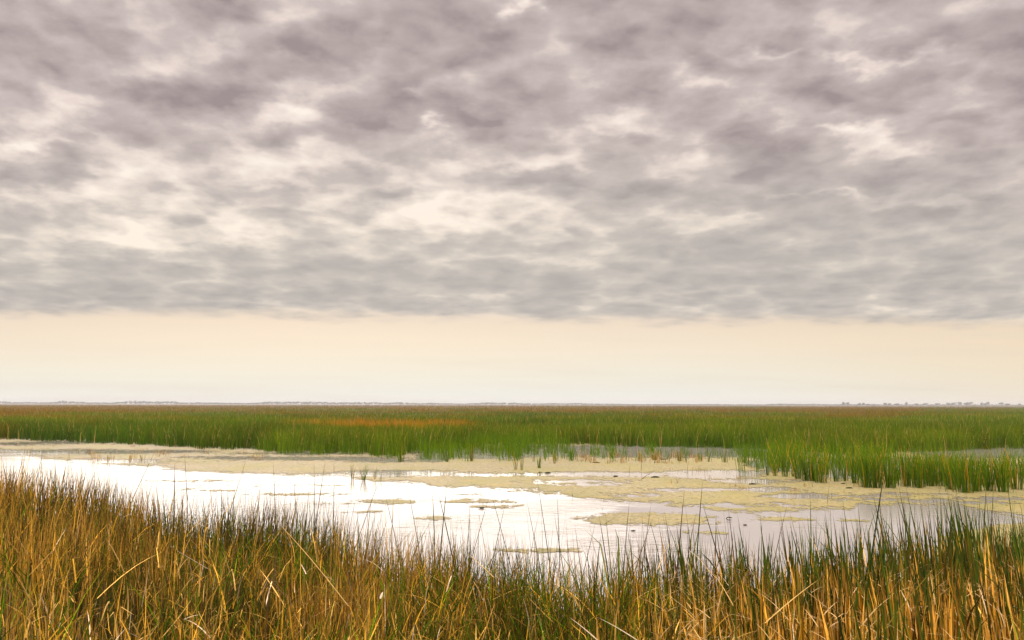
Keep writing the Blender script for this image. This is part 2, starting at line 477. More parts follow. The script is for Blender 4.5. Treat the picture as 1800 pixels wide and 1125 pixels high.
am = mesh('algae_scum', GP.reshape(-1, 3)[used], remap[Q], [], ca.reshape(-1, 3)[used], M_ALGAE, smooth=True, alpha=np.clip(-W / 9 + .02, -.3, .66).reshape(-1)[used])
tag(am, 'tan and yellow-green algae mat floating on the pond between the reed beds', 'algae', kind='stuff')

# ------------------------------------------------------------------ the far green reed bed
FRONT = ([-900, 0, 150, 250, 350, 450, 520, 600, 700, 730, 800, 850, 900, 1000, 1100, 1200, 1300, 1345, 1370, 1400, 1440, 1500, 1560, 1650, 1700, 1800, 2600],
         [770, 774, 778, 782, 789, 791, 796, 796, 803, 793, 791, 783, 781, 783, 785, 786, 788, 790, 794, 796, 798, 799, 798, 794, 790, 788, 788])
def bed_colour(px, d, x, y):
    """root and tip colours that vary in drifts over the marsh"""
    yt = 710.5 + 1.25 * FPX / d
    n = fbm(x * .03 + 9, np.log(d) * 5, 4) ; n2 = fbm(px * .006 + 3, np.log(d) * 9 + 7, 4)
    lim = np.interp(px, [0, 250, 500, 800, 1100, 1500, 1800], [738, 733, 726, 726, 727, 727, 720])
    b = np.clip((lim - yt) / 5 + (n2 - .5) * 10, 0, 1)
    b = b * np.where(px > 1620, np.clip(.55 + (n - .5) * 6, 0, 1), 1)
    g = mixc(GREEN, LIME, np.clip((n - .35) * 2.5 + np.clip((yt - 722) / -60 + .35, 0, .5), 0, 1))
    g = g * (.55 + .9 * rng.random(len(px)) ** 1.5)[:, None]
    br = mixc(BROWN, RUST, np.clip((n - .3) * 2 + (px > 800) * .3, 0, 1))
    br = mixc(br, OLIVE, np.clip((n2 - .42) * 3, 0, .8)) * (.7 + .6 * rng.random(len(px)))[:, None]
    c = g * (1 - b[:, None]) + br * b[:, None]
    c = c * (.48 + .75 * fbm(x * .5, y * .16 + 4, 3))[:, None]
    # rust coloured drift in the middle of the bed
    e = (n2 - .5) * 2.6 + (fbm(x * .9, y * .4, 3) - .5) * 2.2 + 1 - (((px - 690) / 180) ** 2 + ((yt - np.interp(px, [520, 850], [739, 742.5])) / np.interp(px, [520, 620, 850], [5, 6.5, 3.5])) ** 2)
    o = np.clip(e * 2.5 + (rng.random(len(px)) - .5) * 1.6 + (n2 - .5) * 2, 0, 1) * (e > -.35)
    o = o * (rng.random(len(px)) < .72)
    oc = mixc([.58, .24, .012], [.42, .21, .01], rng.random(len(px))) * U(.6, 1.25, len(px))[:, None]
    c = c * (1 - o[:, None]) + oc * o[:, None]
    odd = rng.random(len(px))
    c = np.where(((odd < .035) & (d < 120))[:, None], STRAW * .7, c)
    return c, o
def bed(n, y0=None, width_k=.00062, tall=(1.0, 1.42)):
    px = U(-420, 2220, n)
    fr = np.interp(px, *FRONT) + (fbm(px * .05, px * 0, 3) - .5) * 6
    s = rng.random(n)
    py = 713.6 + (fr - 713.6) * s ** 1.0
    P = ground(px, py)
    d = P[:, 1]
    P[:, 0] += U(-.5, .5, n) * d * .004
    P[:, 1] += U(-1, 1, n) * d * d * .00012
    c, o = bed_colour(px, d, P[:, 0], P[:, 1])
    H = U(*tall, n) * (.86 + .3 * fbm(P[:, 0] * .12, P[:, 1] * .12, 3)) * (1 + .08 * o)
    front = np.clip((py - (fr - 5)) / 5, 0, 1)
    H *= 1 - .18 * front * rng.random(n)
    P[:, 2] = -.04
    tip = np.where(rng.random(n) < .22, 1.0, .15)
    c1 = c * (1 - .35 * tip[:, None]) + mixc(LIME, GOLD, rng.random(n)) * .35 * tip[:, None]
    wd = np.maximum(.012, d * width_k) * U(.6, 1.25, n)
    az = U(0, 2 * np.pi, n)
    return blades(P, H, wd, az, U(0, .15, n), U(0, .8, n), c * .9, c1, segs=3, yaw=U(-.7, .7, n))
reed_bed = plant('reed_bed', [bed(230000)], M_REED)
tag(reed_bed, 'wide bed of green and rust-brown marsh reeds reaching the horizon beyond the pond', 'reeds', kind='stuff')
# the matted interior of the bed, below its tops
ys = 62 * (575 / 62) ** np.linspace(0, 1, 150)
us = np.linspace(-1.05, 1.05, 420)
YY, UU = np.meshgrid(ys, us, indexing='ij'); XX = UU * YY
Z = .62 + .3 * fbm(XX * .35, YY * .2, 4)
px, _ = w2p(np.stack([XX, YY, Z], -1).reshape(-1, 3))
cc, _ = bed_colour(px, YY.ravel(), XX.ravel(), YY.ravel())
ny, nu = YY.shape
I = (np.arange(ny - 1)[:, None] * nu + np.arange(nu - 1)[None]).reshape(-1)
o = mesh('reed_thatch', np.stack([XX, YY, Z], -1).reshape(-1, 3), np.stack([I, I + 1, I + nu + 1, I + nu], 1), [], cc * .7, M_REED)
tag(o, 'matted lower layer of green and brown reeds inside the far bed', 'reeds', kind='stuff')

# thin scattered stems in the open water in front of the bed
def scatter(n, x0, x1, yfun, c0f, h=(.35, 1.0), clump=.6, width=(.012, .02)):
    k = max(1, n // 9)
    cx = U(x0, x1, k); cy = np.array([yfun(a) for a in cx])
    j = rng.integers(0, k, n)
    px = cx[j] + rng.normal(0, 5, n) * clump; py = cy[j] + rng.normal(0, .8, n)
    P = ground(px, py); P[:, 2] = -.03
    c = c0f(n)
    hs = rng.random(k)[j]
    return blades(P, h[0] + (h[1] - h[0]) * (hs * .7 + rng.random(n) * .3), U(*width, n), U(0, 6.28, n), U(0, .22, n), U(0, .5, n), c, c, segs=4, yaw=U(-.9, .9, n))
cg = lambda n: mixc(GREEN, LIME, rng.random(n)) * U(.6, 1.2, n)[:, None]
cb = lambda n: mixc(MAROON, STRAW, rng.random(n)) * .8
parts = [scatter(900, 725, 930, lambda a: random.uniform(786, 811), cg, (.5, 1.2), .8),
         scatter(1100, 725, 1000, lambda a: random.uniform(782, 800), cg, (.6, 1.2), .8),
         scatter(700, 930, 1360, lambda a: random.uniform(790, 812), cg, (.3, .85), .7),
         scatter(420, 1010, 1230, lambda a: random.uniform(802, 815), cb, (.1, .42), 1.0),
         scatter(500, 1300, 1420, lambda a: random.uniform(798, 832), cg, (.5, 1.05), .7),
         scatter(500, 450, 740, lambda a: np.interp(a, *FRONT) + random.uniform(0, 5), cg, (.5, 1.1), .8),
         scatter(160, 150, 480, lambda a: random.uniform(782, 812), cb, (.1, .5), 1.2),
         scatter(200, 1150, 1640, lambda a: random.uniform(815, 870), cb, (.06, .3), 1.6, (.008, .014))]
# the loose right-hand stand, rows behind its front clumps
n = 7000
px = U(1350, 2250, n)
f0_, f1_ = np.interp(px, [1350, 1440, 1560, 1640, 2250], [803, 806, 808, 838, 840]), np.interp(px, [1350, 1440, 1520, 1700, 2250], [830, 842, 851, 858, 858])
py = f0_ + (f1_ - f0_) * rng.random(n) ** 1.25
P = ground(px, py)
k = fbm(P[:, 0] * .75 + 3, P[:, 1] * .75, 3)
gap = np.where((px < 1500), .7, 1)
ok = rng.random(n) < np.clip((k - .42) * 7, .04, 1) * gap
P = P[ok]; n = len(P); P[:, 2] = -.04
c = cg(n) * 1.05
c[rng.random(n) < .09] = GOLD * .8
parts.append(blades(P, U(.75, 1.28, n), U(.014, .024, n), U(0, 6.28, n), U(0, .16, n), U(.05, .7, n), c * .8, c * 1.15, segs=4, yaw=U(-.9, .9, n)))
tag(plant('sparse_reeds', parts, M_REED), 'scattered thin green and brown reed stems standing in the open water', 'reeds', kind='stuff')

# ------------------------------------------------------------------ single reed clumps in the water
def clump(name, px, py, n, spread, h, label, group, colf=cg, wid=(.014, .024), lean=.16, curl=.7, brown=.06):
    org = ground(px, py); org[2] = 0
    e = bpy.data.objects.new(name, None); col.objects.link(e); e.location = org
    tag(e, label, 'reeds', group)
    P = np.zeros((n, 3)); a = U(0, 6.28, n); r = np.abs(rng.normal(0, spread, n))
    P[:, 0], P[:, 1], P[:, 2] = r * np.cos(a), r * np.sin(a), -.04
    c = colf(n)
    c[rng.random(n) < brown] = GOLD * .7
    az = a + U(-.8, .8, n)
    m = max(3, n // 5)
    sl = slice(0, n - m)
    if m and n - m > 1:
        plant('leaf_blades', [blades(P[sl], U(*h, n)[sl], U(*wid, n)[sl], az[sl], U(0, lean, n)[sl], U(0, curl, n)[sl], c[sl] * .75, c[sl] * 1.15, segs=5, yaw=U(-1, 1, n)[sl])], M_REED, e)
    sl = slice(n - m, n)
    plant('stems', [blades(P[sl] * .8, U(*h, n)[sl] * .92, .010, az[sl], U(0, lean * .6, n)[sl], 0.05, c[sl] * .6, mixc(BROWN, GREEN, rng.random(m)), segs=4, tube=3)], M_REED, e)
    return e
GF = 'green reed clumps along the front of the right-hand stand'
FR = [(1349,836,14,.06,(.7,.95),'small thin clump at the left end of the right-hand stand'),
 (1364,837,18,.08,(.45,.8),'short sparse clump just inside the left end of the right-hand stand'),
 (1382,838,34,.09,(.75,1.05),'narrow upright clump with white water on both sides, left part of the stand'),
 (1394,838,12,.05,(.4,.8),'tiny dark tuft between two narrow clumps, left part of the stand'),
 (1403,842,26,.08,(.7,1.05),'narrow green clump where the stand starts to thicken'),
 (1418,845,50,.15,(.8,1.15),'bushy clump at the left of the thick part of the stand'),
 (1431,846,55,.14,(.85,1.2),'dense clump left of the white water gap in the stand'),
 (1443,849,48,.12,(.8,1.15),'dense green clump beside the wide white gap, on its left bank'),
 (1470,847,22,.09,(.7,1.1),'thin clump standing alone in the white gap of the stand'),
 (1486,846,18,.06,(.6,1.05),'dark narrow tuft just right of the white gap'),
 (1501,850,30,.09,(.8,1.15),'open clump with dark leaf bases right of the white gap'),
 (1524,857,75,.17,(.95,1.3),'broad leafy clump left of the tall dark foreground stem'),
 (1541,858,60,.13,(.9,1.3),'leafy clump touching the left of the tall dark foreground stem'),
 (1562,858,62,.13,(.9,1.3),'leafy clump crossed by the top of the tall dark foreground stem'),
 (1591,855,50,.13,(.85,1.2),'clump mixed with golden dead leaves behind the cattail tips'),
 (1614,858,58,.15,(.9,1.25),'full green clump in the middle of the right half of the stand'),
 (1636,855,40,.13,(.8,1.2),'looser clump before the pale algae gap'),
 (1672,861,60,.15,(.9,1.25),'wide dark clump right of the pale algae gap'),
 (1694,866,80,.17,(.95,1.3),'foremost heavy clump of the stand, nearest the pond'),
 (1715,864,60,.14,(.9,1.25),'thick clump directly right of the foremost heavy one'),
 (1738,863,55,.13,(.85,1.2),'thick clump with bright water showing to its right'),
 (1763,865,66,.12,(.9,1.2),'isolated dense clump with water on both sides near the right end'),
 (1788,861,50,.15,(.8,1.2),'loose leafy clump at the right end of the stand'),
 (1815,862,50,.15,(.8,1.2),'last clump cut by the right edge of the view')]
for a, b, n, s, h, lab in FR:
    clump('reed_clump', a, b, int(n * .9), s, h, 'green ' + lab if not lab.startswith(('green', 'dense green')) else lab, GF)
TU = [(640,844,16,.04,(.45,.66),'upright green tuft alone in the open channel, reflected in white water'),
 (619,842,8,.03,(.4,.75),'two or three arching brownish leaves left of the lone green tuft'),
 (659,843,5,.02,(.3,.5),'few thin brown blades just right of the lone green tuft'),
 (669,846,4,.02,(.2,.4),'shortest sprig right of the lone green tuft, dark at its foot'),
 (947,823,18,.04,(.45,.62),'small dense green tuft on the algae in mid pond'),
 (908,826,9,.05,(.5,.95),'sparse thin green tuft left of the dense mid-pond tuft'),
 (917,827,7,.04,(.5,.8),'sparse leaning tuft between its thinner neighbour and the dense mid-pond tuft'),
 (938,812,7,.05,(.4,.6),'short green sprig behind the dense mid-pond tuft'),
 (976,815,9,.04,(.3,.6),'thin olive sprig right of the dense mid-pond tuft'),
 (1122,811,20,.10,(.35,.6),'green tuft standing above the brown stubble in mid pond'),
 (1150,809,22,.10,(.35,.65),'green tuft right of the brown stubble in mid pond'),
 (1196,811,22,.10,(.4,.7),'pair-like bushy tuft further right of the brown stubble'),
 (1246,812,14,.07,(.4,.7),'thin green tuft before the dark reflecting strip'),
 (1274,813,16,.07,(.45,.75),'green tuft behind the long white slit of open water'),
 (1306,813,12,.05,(.25,.4),'stubby yellow-green tuft behind the right end of the white slit'),
 (228,811,10,.04,(.25,.42),'little olive tuft rising from algae behind the left foreground rushes'),
 (250,810,8,.04,(.25,.45),'thin grassy tuft next to the little olive tuft at left'),
 (190,812,8,.05,(.3,.45),'pale brown tuft left of the little olive tuft'),
 (787,812,20,.08,(.5,.85),'green tuft standing right of the bright water patch before the far bed'),
 (828,811,24,.09,(.6,1.0),'fuller green tuft between the bright water patch and the bed corner'),
 (705,812,24,.09,(.7,1.05),'green tuft at the bed corner, left of the bright water patch')]
for a, b, n, s, h, lab in TU:
    clump('reed_tuft', a, b, n, s, h, lab, 'small reed tufts in open water', wid=(.012, .02), lean=.2, curl=.6, brown=.5 if 'brown' in lab or 'olive' in lab else .05)

# ------------------------------------------------------------------ foreground vegetation
TOPS = ([-600, 0, 100, 200, 300, 400, 500, 600, 700, 800, 850, 900, 1000, 1100, 1200, 1300, 1400, 1500, 1600, 1700, 1800, 2400],
        [770, 790, 803, 820, 838, 852, 868, 880, 896, 914, 922, 930, 934, 932, 930, 934, 922, 910, 898, 892, 888, 878])
def topz(px, d):
    e = EDGE(px)
    return HC - (np.interp(px, *TOPS) - 710.5) * e / FPX
def field(n, x0, x1, dmin=3.9, out_=0.0, power=1.0):
    px = U(x0, x1, n)
    e = EDGE(px) + out_ + (fbm(px * .02, px * 0 + 3, 3) - .5) * 1.4
    s = rng.random(n)
    d = np.sqrt(dmin ** 2 + (e ** 2 - dmin ** 2) * s)
    if power != 1.0:
        d = dmin + (e - dmin) * s ** power
    x = (px - 900) / FPX * d
    P = np.stack([x, d, gz(x, d) - .02], 1)
    return px, d, P
parts = []
def combed(P, spread, amount):
    """tussocks: neighbouring leaves lean the same way"""
    a = fbm(P[:, 0] * .9 + 50, P[:, 1] * .9, 2) * 22 + rng.normal(0, spread, len(P))
    l = np.abs(fbm(P[:, 0] * 1.4 + 80, P[:, 1] * 1.4, 2) - .45) * amount
    return a, l
# 1 thin upright rushes, thick at left and over the centre
n = 52000
px, d, P = field(n, -420, 1420, power=.72)
k = fbm(P[:, 0] * 1.7, P[:, 1] * 1.7, 3)
dn = np.interp(px, [-400, 600, 850, 1000, 1200, 1420], [1, 1, .85, .65, .45, .2])
rim = np.clip((d - (EDGE(px) - 2.2)) / 2.2, 0, 1)
ok = rng.random(n) < dn * np.clip((k - .36) * 6, .08, 1) * (1 - .3 * rim) * np.clip(.35 + (d - 4) / 5, .35, 1)
px, d, P = px[ok], d[ok], P[ok]; n = len(px)
tz = topz(px, d)
tus = fbm(P[:, 0] * 1.3 + 60, P[:, 1] * 1.3, 3)
H = np.maximum(tz - P[:, 2], .3) * U(.58, 1.04, n) * (.72 + .5 * tus)
near = np.clip((7.5 - d) / 4, 0, 1)
H *= 1 - .25 * near
tall = rng.random(n) < .045
H = np.where(tall, np.maximum(tz - P[:, 2], .3) * U(1.0, 1.32, n), H)
left = np.clip((420 - px) / 500, 0, 1)
patch = fbm(P[:, 0] * .8 + 30, P[:, 1] * .8, 3)
gshare = np.clip((patch - .40) * 5, .05, .9) * np.interp(px, [-400, 0, 300, 900, 1400], [.6, .75, 1.15, 1.2, 1])
g = rng.random(n) < gshare
old = rng.random(n) < .20
gold = mixc(GOLD, STRAW, rng.random(n) * .4)
gold = np.where((rng.random(n) < .3)[:, None], mixc(RUST, ORANGE, rng.random(n)), gold)
c0 = np.where(g[:, None], mixc(DEEP * 1.5, OLIVE, rng.random(n)), gold)
val = np.exp(rng.normal(-.35, .62, n))[:, None]
c0 = np.where(old[:, None], mixc(UMBER, OLIVE, rng.random(n) * .4), c0 * val)
c1 = np.where(g[:, None], mixc(DARK, OLIVE * .8, rng.random(n)), mixc(MAROON, gold, np.clip(rng.random(n) * .8 + left * .45, 0, 1))) * val ** .6
c1 = np.where(old[:, None], mixc(UMBER, MAROON, rng.random(n)), c1)
ca_, cl_ = combed(P, .9, .9)
parts = [blades(P, H, U(.005, .010, n) * np.clip(d / 9, .85, 1.6) * (1 + .4 * near), ca_, np.abs(rng.normal(0, .075, n)) + cl_ * .35, U(0, .25, n), c0, c1, segs=4, yaw=U(-1.1, 1.1, n))]
tag(plant('rush_bed', parts, M_DRY), 'dense golden, olive and red-tipped rushes on the near bank, thickest at the left', 'rushes', kind='stuff')
# 2 dead straw, bent and broken, leaning every way
n = 19000
px, d, P = field(n, -420, 1500, dmin=3.7, out_=-.9, power=1.15)
ok = rng.random(n) < np.interp(px, [-400, 500, 900, 1500], [1, 1, .7, .1]) * np.interp(d, [4, 6, 9, 16], [1, .85, .3, .12])
px, d, P = px[ok], d[ok], P[ok]; n = len(px)
tz = topz(px, d)
P[:, 2] += rng.random(n) ** 1.5 * (tz - P[:, 2]) * .72
c = mixc(GOLD, STRAW, rng.random(n))
c = np.where((rng.random(n) < .10)[:, None], PALE, c)
c = np.where((rng.random(n) < .33)[:, None], mixc(BROWN, ORANGE, rng.random(n)), c)
c = c * np.exp(rng.normal(-.35, .5, n))[:, None]
big = rng.random(n) < .05
parts = [blades(P, np.where(big, U(.4, .8, n), U(.08, .42, n)) * np.clip(d / 7, .7, 1.2), U(.005, .012, n) * np.where(big, .7, 1), U(0, 6.28, n), np.abs(rng.normal(.6, .5, n)), U(-.2, .9, n), c * .9, c,
                segs=5, kt=U(.2, 1.1, n), ka=U(.4, 1.9, n) * (rng.random(n) < .5), yaw=U(-1.2, 1.2, n))]
tag(plant('dead_straw', parts, M_DRY), 'tangle of bent and broken tan straw low in the near bank', 'straw', kind='stuff')
# 3 green grass leaves over the bank, arching
n = 17000
px, d, P = field(n, -420, 1500, dmin=3.9, out_=-.1, power=.8)
patch = fbm(P[:, 0] * .9 + 70, P[:, 1] * .9, 3)
ok = rng.random(n) < np.interp(px, [-400, 300, 800, 1000, 1300, 1500], [.25, .4, .8, 1, .5, .1]) * np.clip((patch - .34) * 5, .1, 1)
px, d, P = px[ok], d[ok], P[ok]; n = len(px)
tz = topz(px, d)
c = mixc(GREEN * .8, LIME, rng.random(n) ** 2)
c = np.where((rng.random(n) < .25)[:, None], GOLD, c) * np.exp(rng.normal(-.25, .5, n))[:, None]
ca_, cl_ = combed(P, 1.4, 1.0)
parts = [blades(P, np.maximum(tz - P[:, 2], .3) * U(.6, 1.12, n), U(.007, .015, n), ca_, U(0, .3, n) + cl_ * .5, U(.1, 1.3, n), c * .85, c * 1.15, segs=5, yaw=U(-1.1, 1.1, n))]
tag(plant('marsh_grass', parts, M_REED), 'arching green grass leaves mixed through the near bank, brightest at centre', 'grass', kind='stuff')
# 4 broad cattail leaves at the right, in fans from shared feet
n = 27000
px, d, P = field(n, 1000, 2240, dmin=3.9, out_=.15, power=.75)
cell = .22
j = np.round(P[:, :2] / cell); hsh = np.sin(j[:, 0] * 12.9898 + j[:, 1] * 78.233) * 43758.5453; hsh = hsh - np.floor(hsh)
hs2 = np.sin(j[:, 0] * 39.3 + j[:, 1] * 11.1) * 24634.63; hs2 -= np.floor(hs2)
ctr = (j + np.stack([hsh - .5, hs2 - .5], 1) * .8) * cell
off = P[:, :2] - ctr
P[:, :2] = ctr + off * .45
ok = rng.random(n) < np.interp(px, [1000, 1180, 1350, 1500], [0, .2, .75, 1]) * np.clip(hs2 * 2.2, .0, 1) * np.clip(1.3 - (d / EDGE(px)) ** 4 * .7, 0, 1)
px, d, P, off, hsh = px[ok], d[ok], P[ok], off[ok], hsh[ok]; n = len(px)
tz = topz(px, d)
Hf = np.maximum(tz - P[:, 2], .3) * (.82 + .3 * hsh)
rimk = np.clip((d - (EDGE(px) - 2.4)) / 1.4, 0, 1)
dead = rng.random(n) < np.where(hsh > .8, .6, .95) * (1 - rimk) + .55 * rimk
old = rng.random(n) < .08
H = np.where(dead, Hf * U(.4, .98, n), Hf * U(.75, 1.18, n))
cd = mixc(ORANGE, STRAW, rng.random(n) * .6)
cd = np.where((rng.random(n) < .2)[:, None], RUST, cd)
cgm = mixc(DEEP, GREEN, rng.random(n) * .5)
val = np.exp(rng.normal(-.15, .5, n))[:, None]
c0 = np.where(dead[:, None], cd, mixc(GOLD, DEEP, rng.random(n) ** .5)) * val
c0 = np.where(old[:, None], mixc(UMBER, OLIVE, rng.random(n) * .4), c0)
c1 = np.where(dead[:, None], cd * np.array([.97, .9, .8]), cgm) * val
c1 = np.where(old[:, None], c0, c1)
parts = [blades(P, H, U(.012, .026, n) * np.where(dead, 1.1, .9), np.arctan2(off[:, 1], off[:, 0]) + rng.normal(0, .5, n), np.abs(rng.normal(0, .06, n)) + .02, U(0, .20, n) + (rng.random(n) < .1) * .8, c0, c1,
                segs=5, yaw=U(-1.0, 1.0, n), taper=.6, kt=U(.5, 1.4, n), ka=U(.6, 2.0, n) * (rng.random(n) < .12))]
n = 4500
px, d, P = field(n, 1150, 2240, dmin=3.9, out_=-.5)
tz = topz(px, d); P[:, 2] += rng.random(n) * (tz - P[:, 2]) * .85
c = mixc(STRAW, PALE, rng.random(n) * .6) * U(.5, 1.1, n)[:, None]
parts.append(blades(P, U(.08, .34, n), U(.005, .010, n), U(0, 6.28, n), U(.5, 1.8, n), U(0, .6, n), c, c, segs=4, yaw=U(-1, 1, n)))
tag(plant('cattail_leaves', parts, M_DRY), 'broad orange and dark green cattail leaves packed along the right of the near bank', 'cattails', kind='stuff')

# 5 single tall stems that stand clear of the mass (tip and a lower point, in the view, give its slant)
STEMS = [(944,842,963,985,'tallest dark stem over the centre of the pond, leaning slightly left'),
 (979,865,982,985,'straight thin stem just right of the tallest centre stem'),
 (973,897,986,985,'short slanting stem touching the straight thin stem at centre'),
 (786,850,775,985,'thick near-black stem left of the crossed stems, leaning right at its tip'),
 (716,853,735,965,'dark stem leaning left in front of the mat patches, left of centre'),
 (760,860,763,985,'straight dark stem just left of the thick near-black stem'),
 (770,864,795,985,'left-leaning stem that crosses behind the thick near-black stem'),
 (862,866,833,975,'dark stem leaning right, left half of the inverted V of stems'),
 (862,862,893,985,'dark stem leaning left, right half of the inverted V of stems'),
 (825,878,825,1000,'vertical dark stem between the near-black stem and the inverted V'),
 (890,878,868,985,'right-leaning stem crossing the right leg of the inverted V'),
 (925,876,945,985,'reddish knotted stem left of the tallest centre stem'),
 (1107,875,1098,1000,'straight dark-green stem over the long algae patch, leaning right'),
 (1145,882,1131,1000,'brown stem above the right half of the long algae patch'),
 (1149,907,1122,990,'slanting brown stem crossing below its taller brown neighbour'),
 (1010,920,1019,1000,'lone dark stem left of the long algae patch'),
 (1046,922,1031,990,'thin stem at the left tip of the long algae patch'),
 (1235,845,1225,1012,'very tall dark tapering stem with its tip over the tan algae'),
 (1235,885,1265,995,'left-leaning stem starting behind the very tall tapering stem'),
 (1203,862,1194,985,'thin-tipped brown stem left of the very tall tapering stem'),
 (1205,893,1215,985,'short stem at the foot of the thin-tipped brown stem'),
 (1259,905,1259,990,'vertical reddish stem right of the very tall tapering stem'),
 (1281,930,1262,995,'right-leaning brown stem beside the vertical reddish stem'),
 (1557,812,1520,1095,'longest stem of all, nearly black, crossing the right-hand reed stand'),
 (1386,878,1365,975,'red-brown stem leaning right over the pond corner'),
 (1370,892,1382,985,'red-brown stem leaning left with a small knob at its tip'),
 (1436,905,1430,990,'thin maroon stem left of the tuft of green cattail tips'),
 (1297,920,1312,985,'dark leaf-like stem slanting left over the white water'),
 (324,790,327,870,'thin vertical brown stem reaching the algae at left'),
 (275,788,247,850,'thin long stem slanting right at left, crossing the algae'),
 (307,812,305,880,'thick knotted brown stem at left above the rush tops'),
 (96,800,97,850,'dark stout stem above the rush tops near the left side'),
 (433,808,422,845,'pair-forming thin stem slanting right over the left channel'),
 (480,812,482,880,'first of the straight brown stems over the left channel'),
 (516,832,518,880,'shortest of the straight brown stems over the left channel'),
 (552,812,551,885,'straight dark stem second from the right over the left channel'),
 (572,810,562,885,'slanting brown stem between two straight dark ones, left channel'),
 (587,808,585,900,'tallest straight dark stem over the left channel'),
 (675,822,655,880,'curving brown stem leaning right below the lone green tuft'),
 (675,862,690,930,'brown stem leaning left under the small algae streaks'),
 (655,860,648,930,'dark thin stem left of the small algae streaks'),
 (1053,905,1066,1000,'broad green leaf standing over the left part of the long algae patch')]
for i, (tx, ty, bx, by, lab) in enumerate(STEMS):
    dd = float(EDGE(bx)) - .5 - .8 * random.random()
    if tx == 1557: dd = 5.6
    A, B = at(tx, ty, dd), at(bx, by, dd)
    dirv = (A - B) / np.linalg.norm(A - B)
    foot = B + dirv * ((float(gz(B[0], B[1])) - .03 - B[2]) / dirv[2])
    L = float(np.linalg.norm(A - foot))
    e = bpy.data.objects.new('tall_reed_stem', None); col.objects.link(e); e.location = foot
    tag(e, lab, 'reed stem', 'tall stems rising above the near bank')
    th_, az_ = math.acos(dirv[2]), math.atan2(dirv[1], dirv[0])
    red = 'red' in lab or 'brown' in lab or 'maroon' in lab
    c0_, c1_ = (OLIVE, MAROON) if red else (GREEN * .8, DARK * .8)
    wd_ = .016 if ('thick' in lab or 'broad' in lab or 'longest' in lab or 'very tall' in lab) else .010
    if tx < 620: wd_ *= 1.25
    Z0 = np.zeros((1, 3))
    plant('stalk', [blades(Z0, L, wd_, az_, th_ - .02, .05, c0_, c1_, segs=7, tube=5, taper=.6)], M_REED, e)
    kk = 2 if i % 3 else 1
    b0 = np.tile(dirv * L * .22, (kk, 1)) * np.array([[1.0]] * kk)
    plant('sheath_leaf', [blades(b0, U(.3, .5, kk) * L, .008, U(0, 6.28, kk), U(.05, .25, kk) + th_, U(.1, .5, kk), c0_, c0_ * 1.2, segs=5)], M_REED, e)
# 6 pale bent pieces that catch the eye
PCS = [(60,832,64,872,12.0,.016,PALE,'pale bent dead blade hooked over the golden rushes at far left'),
 (673,1037,669,1052,5.2,.020,PALE,'short white chip of dead leaf standing in the straw left of centre'),
 (528,987,538,1009,6.2,.010,PALE,'small pale curved sliver above the straw, left of the white chip'),
 (822,969,868,1015,6.6,.009,STRAW,'long straight tan straw slanting down right at the centre bank'),
 (488,905,612,1065,5.6,.009,STRAW * .9,'very long tan straw slanting down right across the left-centre bank'),
 (1000,1080,1050,1125,4.6,.009,PALE * .9,'pale straw slanting down right near the bottom centre'),
 (1050,1080,1120,1125,4.6,.010,PALE * .9,'longer pale straw right beside another at the bottom centre'),
 (1440,1010,1345,1095,5.0,.012,STRAW,'thick tan stalk slanting down left under the cattails'),
 (1645,985,1545,1120,5.0,.014,OLIVE,'olive stalk lying diagonally across the orange cattail leaves')]
for (ax, ay, bx, by, dd, wd_, c_, lab) in PCS:
    A, B = at(ax, ay, dd), at(bx, by, dd - .25)
    v_ = A - B; L = float(np.linalg.norm(v_)); dv = v_ / L
    e = plant('dead_blade', [blades(np.zeros((1, 3)), L, wd_, math.atan2(dv[1], dv[0]), math.acos(dv[2]), .12, c_ * .9, c_, segs=6, yaw=np.array([.2]), tube=4)], M_DRY)
    e.location = B
    tag(e, lab, 'dead leaf', 'loose dead blades on the near bank')

# ------------------------------------------------------------------ floating bits and snags in the pond
def lump(px, py, size, label, flat=.35, colr=DARK):
    size *= .7
    org = ground(px, py); k, m_ = 9, 5
    vs = []
    ph = random.random() * 6
    for i in range(m_ + 1):
        f = i / m_ * math.pi
        for j in range(k):
            a = 2 * math.pi * j / k
            r = size * (1 + .35 * math.sin(3 * a + ph + i) + .2 * math.sin(5 * a - ph)) * max(math.sin(f), .04)
            vs.append((r * 1.6 * math.cos(a), r * .7 * math.sin(a), size * flat * math.cos(f) * (1 + .3 * math.sin(2 * a + ph)) + size * flat * .55))
    q = [(i * k + j, i * k + (j + 1) % k, (i + 1) * k + (j + 1) % k, (i + 1) * k + j) for i in range(m_) for j in range(k)]
    o = mesh('floating_lump', np.array(vs), q, [], np.tile(colr, (len(vs), 1)), M_BARK)
    o.location = (org[0], org[1], .008)
    n = 4
    plant('twig', [blades(np.array([[0, 0, size * .3]] * n), U(1.5, 3, n) * size, .012, U(0, 6.28, n), U(1.1, 1.5, n), .1, colr, MAROON, segs=3, tube=3)], M_BARK, o)
    tag(o, label, 'debris', 'dark bits floating on the algae')
lump(963, 832, .09, 'dark flat lump with twigs below the mid-pond green tufts')
lump(949, 831, .06, 'small dark fleck left of the flat lump below the mid-pond tufts')
lump(1152, 840, .12, 'long dark lump right of the slanting broken stem')
lump(1082, 838, .08, 'thin dark lump left of the slanting broken stem')
lump(1322, 852, .10, 'dark lump on the algae just below the white slit of water')
lump(847, 894, .06, 'dark pointed lump at the tip of an algae streak left of centre')
lump(1310, 924, .04, 'tiny dark triangular chip on white water at right')
lump(1113, 950 - 16, .04, 'tiny brown bud floating among the centre stems')
lump(1492, 859, .09, 'dark lump on the algae in front of the right-hand stand', colr=DARK)
lump(1482, 851, .06, 'smaller dark lump close behind another before the right-hand stand')
lump(1048, 814, .14, 'brown mat of dead stubble in mid pond', .2, MAROON)
